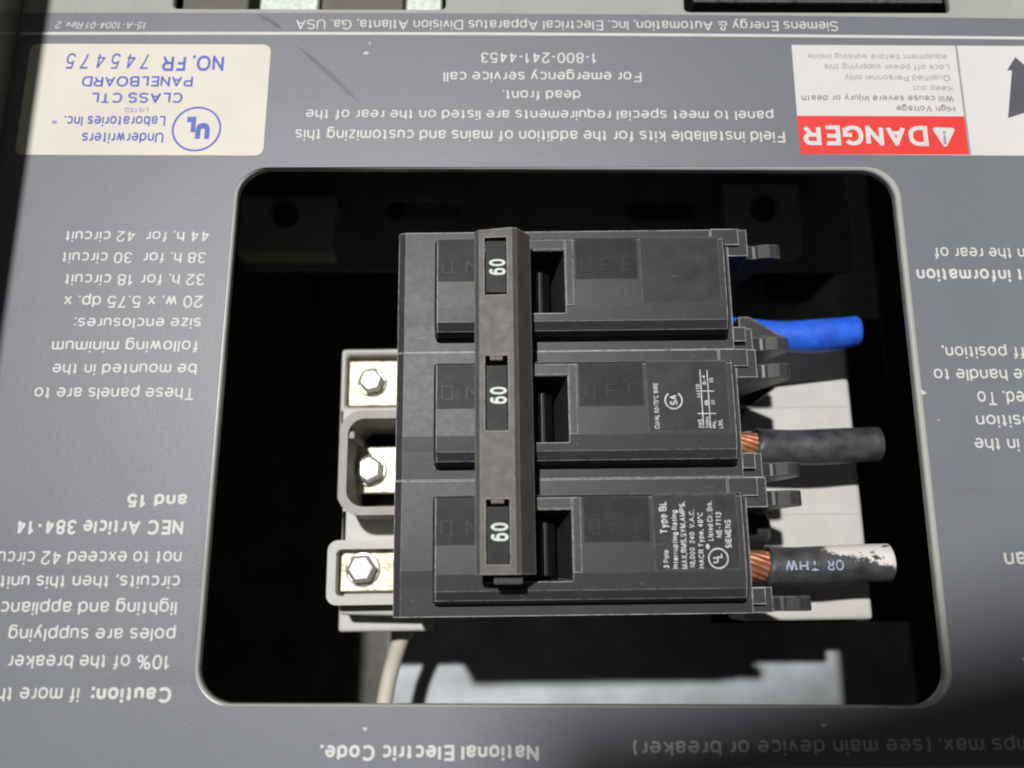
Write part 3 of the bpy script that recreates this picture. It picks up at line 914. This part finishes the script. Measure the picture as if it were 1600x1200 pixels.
pole = make_pole()
pole_y = [0.95 + 25.4 * k for k in (1, 0, -1)]
poles = []
for i, y in enumerate(pole_y):
    if i == 0:
        r = pole
    else:
        r = pole.copy(); COL.objects.link(r); r.parent = brk
        for ch in list(pole.children):
            c = ch.copy(); COL.objects.link(c); c.parent = r
    poles.append(r)
for r, y in zip(poles, pole_y):
    r.location = (0, y * MM, 0)

ORG = Vector((CX * math.cos(IROT) + CY * math.sin(IROT), -CX * math.sin(IROT) + CY * math.cos(IROT), 0))
# handle tie with its three windows
ZT0 = 4.0
bm = bmesh.new()
pr = [(-19.6, -.2), (-19.8, 3.4), (-18.9, 4.0), (-12.6, 4.35), (-11.7, 3.9), (-9.0, -.4)]
ends = [(-29.6, 0), (35.4, 0)]
loft(bm, [[Vector((x, y + (0.25 * (x + 15) if y > 0 else 0) * .25, z)) for x, z in pr] for y, _ in ends])
tie = new_obj('handle_tie', bm, M['tie_grey'], brk, KO)
WIN = [(22.0, 33.55), (-4.0, 10.1), (-27.9, -16.4)]
for y0, y1 in WIN:
    boolean(tie, new_obj('tmp', boxbm(-17.9, -13.65, y0, y1, 1.0, 9), None, brk, KO))
boolean(tie, new_obj('tmp', boxbm(-18.0, -11.5, -40, 40, -6, 1.1), None, brk, KO))
tie.data.materials.clear()
tie.data.materials.append(M['tie_grey'])
m = tie.modifiers.new('bevel', 'BEVEL')
m.width, m.segments, m.limit_method, m.angle_limit = 0.55 * MM, 3, 'ANGLE', R(30)
for n_, (y0, y1) in enumerate(((22.6, 33.1), (-3.9, 8.4), (-27.8, -17.7))):
    bm = boxbm(-17.7, -13.8, y0, y1, -1, 3.6)
    k = new_obj('amp_key', bm, M['gloss_black'], tie, KO, .2)
    bm = bmesh.new()
    yc = (27.72, 2.66, -22.19)[n_]
    hh, ww = 3.15, .19
    xs = 3.2 / layout('60', ww, .06)[1]
    W = 3.2
    draw_text(bm, '60', lambda x, y, dz: Vector((-13.88 - y, yc - W / 2 + x, 3.63 + dz)), xs, hh, ww, track=.06)
    new_obj('amp_lettering', bm, M['amp_white'], tie, KO)
# small tabs in the two lower windows, and the toggle stub past the end of the tie
for y in (9.1, -17.4):
    new_obj('window_tab', boxbm(-17.0, -14.6, y + .2, y + 1.1, 2.2, 3.9), M['tie_grey'], tie, KO, .2)
new_obj('toggle_stub', boxbm(-16.6, -11.4, -31.3, -28.5, -3.5, 1.9), M['label_black'], tie, KO, .35)

# the tie rides on the toggle tips, a few mm clear of the faces
for ch in [tie] + list(tie.children):
    for v in ch.data.vertices:
        z = v.co.z / MM - 50
        k = (CAMH - (z + 4)) / (CAMH - z)
        lx, ly = v.co.x / MM, v.co.y / MM
        v.co = Vector((lx * k + ORG.x * (k - 1), ly * k + ORG.y * (k - 1), z + 4 + 50)) * MM

# stamped rating text on two label plates, reading up the picture
ZP = -.86 + .03
def col_line(bm, text, a, b, hpx, w=.215, track=0.0, fit=None):
    text_line(bm, text, a, b, (Lc(a[0], a[1], ZP) - Lc(a[0] + hpx, a[1], ZP)).length, w=w, track=track, z=ZP, mapper=Lc, fit=fit)
bm = bmesh.new()
col_line(bm, '3 Pole', (1046, 888), (1045, 859), 9)
col_line(bm, 'Type BL', (1044, 834), (1041, 783), 12.5, .22)
col_line(bm, 'Interrupting Rating', (1060, 889), (1057.5, 797), 9)
col_line(bm, 'MAX.RMS.SYM.AMPS.', (1075, 889), (1070, 784), 9.5)
col_line(bm, '10,000  240  V.A.C.', (1086.5, 888), (1084.5, 796), 8.5)
col_line(bm, 'HACR Type, 40^C', (1101, 888), (1098, 800), 8.8)
col_line(bm, 'Listed Cir. Brk.', (1115, 845), (1112.5, 783), 9)
col_line(bm, '*', (1115, 858), (1114, 849), 12, .16)
col_line(bm, 'NE-7113', (1128.5, 840), (1127, 800), 9.2)
col_line(bm, 'SIEMENS', (1143.5, 856.5), (1141.7, 812), 10)
c = Lc(1122.5, 872.5, ZP)
ring(bm, c, 1.75, 1.75, .3, ZP, 30)
draw_text(bm, 'U', lambda x, y, dz: Vector((c.x + .05 - y, c.y - .85 + x, ZP + dz)), 1.3, 1.15, .24)
draw_text(bm, 'L', lambda x, y, dz: Vector((c.x + .75 - y, c.y + .05 + x, ZP + dz)), 1.3, 1.15, .24)
for v in bm.verts: v.co.y -= pole_y[2]
new_obj('rating_lettering', bm, M['stamp_white'], poles[2], KO)

bm = bmesh.new()
col_line(bm, 'CU/AL 60/75^C WIRE', (1031, 670), (1028, 598), 8)
c = Lc(1052.5, 625.5, ZP)
ring(bm, c, 1.6, 1.6, .32, ZP, 30, 125, 415)
draw_text(bm, 'S', lambda x, y, dz: Vector((c.x + .75 - y, c.y - .95 + x, ZP + dz)), 1.2, 1.5, .24)
draw_text(bm, 'A', lambda x, y, dz: Vector((c.x + .75 - y, c.y + .05 + x, ZP + dz)), 1.15, 1.5, .24)
def bar(a, b, w):
    A, B = Lc(*a, ZP), Lc(*b, ZP)
    d = (B - A).normalized(); nn = Vector((-d.y, d.x, 0)) * w / 2
    flat(bm, [A + nn, A - nn, B - nn, B + nn], ZP + .001 * random.random() * 5)
bar((1099.5, 669), (1093.5, 577.5), .22); bar((1110.5, 669), (1104.5, 578), .22)
bar((1090, 646), (1119, 646), .2); bar((1088, 611), (1116, 611), .2)
col_line(bm, 'AWG', (1098, 669), (1097, 655), 7)
col_line(bm, 'TORQ', (1109, 669), (1108.5, 651), 6)
col_line(bm, 'IN.', (1119, 669), (1119, 657), 6)
col_line(bm, 'LBS.', (1130, 669), (1129, 655), 7)
col_line(bm, '14-10', (1096, 622), (1093.5, 600), 7)
col_line(bm, '8', (1107, 634), (1106.5, 625), 6); col_line(bm, '20', (1117, 632), (1116.5, 625), 6)
col_line(bm, '6-4', (1103.5, 601), (1102, 586), 6); col_line(bm, '35', (1115, 598), (1114, 590), 6)
for v in bm.verts: v.co.y -= pole_y[1]
new_obj('rating_lettering', bm, M['stamp_white'], poles[1], KO)
# clamp screw seen beside the lowest wire
bm = bmesh.new()
cyl(bm, (31.0, 4.2, -27), (1, 0, 0), 3.6, 3.6, 9.5, 24)
cyl(bm, (40.5, 4.2, -27), (1, 0, 0), 3.6, 2.4, .8, 24)
new_obj('clamp_screw', bm, M['gloss_black'], poles[2], KO, .2)

# ------------------------------------------------------------------ wires
def wire(name, label, y, r, x0, x1, z, mat, slope=0.0, seg=26, wob=.25, squeeze=.02, strip=0.0):
    """stub of cable along +x (interior frame); origin at its inner end"""
    c, s = math.cos(IROT), math.sin(IROT)
    w = bpy.data.objects.new(name, None)
    pts, rad = [], []
    L = x1 - x0
    for i in range(seg + 1):
        t = i / seg
        pts.append(Vector((L * t, slope * L * t + wob * math.sin(5 * t + y), wob * .6 * math.sin(4 * t + 1))))
        rr = r * (1 + squeeze * math.sin(9 * t + y))
        rad.append(rr)
    pts = [pts[0]] + pts + [pts[-1] + Vector((.25, 0, 0))]
    rad = [rad[0] * .82] + rad + [rad[-1] * .90]
    bm = bmesh.new()
    tube(bm, pts, rad, 28)
    bpy.data.objects.remove(w)
    o = new_obj(name, bm, mat, None, (0, 0, 0), smooth=True)
    o.location = Vector((CX + x0 * c - y * s, CY + x0 * s + y * c, z)) * MM
    o.rotation_euler = (0, 0, IROT)
    tag(o, label, 'wire', 'cut wire stubs leaving the breaker')
    # twisted copper strands reaching into the terminal, and the bare cut face
    bm = bmesh.new()
    for k in range(12):
        ph = 2 * math.pi * k / 12
        rr = r * .62
        pl = [Vector((-8 + 8.6 * q / 12, rr * math.cos(ph + q * .13), rr * math.sin(ph + q * .13))) for q in range(13)]
        tube(bm, pl, [r * .185] * 13, 8)
    cyl(bm, (-8, 0, 0), (1, 0, 0), r * .58, r * .58, 8.6, 16)
    new_obj('copper_strands', bm, M['copper'], o, (0, 0, 0), smooth=True)
    bm = bmesh.new()
    cyl(bm, pts[-1] + Vector((-.05, 0, 0)), (1, 0, 0), r * .6, r * .58, .25, 18)
    new_obj('cut_end', bm, M['copper'], o, (0, 0, 0))
    return o
zw = -22.0
yb_, yg_, yt_ = 20.6, -3.55, -28.2
bm = bmesh.new()
prism(bm, [(33.5, -4.9), (35.8, -4.9), (43.1, -9.7), (33.5, -9.7)], -16, -9.6)
new_obj('entry_web', bm, M['black_plastic'], poles[0], KO, .3)
wb = wire('wire', 'bright blue insulated wire stub beside the top pole', yb_, 3.5, 35.0, 62.8, zw, M['blue_vinyl'], slope=.035, wob=.6, squeeze=.06)
wg = wire('wire', 'plain scuffed grey black wire stub beside the middle pole', yg_, 3.75, 38.6, 64.6, zw, M['black_vinyl'])
wt = wire('wire', 'black wire stub with printed letters and a white splashed end', yt_, 3.95, 39.0, 64.0, zw, M['tipped_vinyl'])
bm = bmesh.new()
rw = 4.12
def wrap(x, y, dz):
    a = (y - 1.0) / rw
    rr = rw + dz
    return Vector((x, rr * math.sin(a), rr * math.cos(a)))
for t, xa, xb in (('THW', 9.4, 2.6), ('OR', 14.3, 11.1)):
    wd_ = .17
    W = layout(t, wd_, .05)[1]
    xs = (xa - xb) / W
    draw_text(bm, t, lambda x, y, dz: wrap(xa - x, 1.9 - y, dz), xs, 2.1, wd_, track=.05)
new_obj('lettering', bm, M['wire_ink'], wt)

# ivory wire that dips under the base at the lower left
bm = bmesh.new()
pth = [(642, 965, -56), (634, 985, -57), (626, 1000, -58), (616, 1030, -59.5), (608, 1060, -60), (603, 1085, -60), (599, 1110, -60), (594, 1150, -60), (585, 1200, -61), (570, 1260, -63)]
pts = [P(*p) for p in pth]
fine = []
for i in range(len(pts) - 1):
    p0, p1, p2, p3 = pts[max(0, i - 1)], pts[i], pts[i + 1], pts[min(len(pts) - 1, i + 2)]
    for q in range(5):
        t = q / 5
        fine.append(.5 * ((2 * p1) + (p2 - p0) * t + (2 * p0 - 5 * p1 + 4 * p2 - p3) * t * t + (3 * p1 - p0 - 3 * p2 + p3) * t ** 3))
fine.append(pts[-1])
tube(bm, fine, [1.95] * len(fine), 18)
iv = new_obj('wire', bm, M['ivory_vinyl'], None, tuple(pts[0]), smooth=True)
tag(iv, 'thin ivory wire curving down across the pale pan at lower left', 'wire')

# ------------------------------------------------------------------ flag added out of view: blocks lamp light from the lower right corner
def up_ray(q, s=0.17):
    return q + (LAMP - q) * s
corner = Vector((0.0, -23.5, 0))
e1 = Vector((1.0, 0.215, 0)).normalized()
e2 = Vector((0.10, -1.0, 0)).normalized()
quad = [up_ray(corner), up_ray(corner + e1 * 260), up_ray(corner + e1 * 260 + e2 * 200), up_ray(corner + e2 * 200)]
bm = bmesh.new()
prism(bm, [(p.x, p.y) for p in quad], quad[0].z, quad[0].z + 3)
c = sum(quad, Vector()) / 4
flag = new_obj('added_shadow_board', bm, M['gloss_black'], None, tuple(c))
tag(flag, 'added black board outside the frame, blocking the lamp from the lower right corner', 'board')
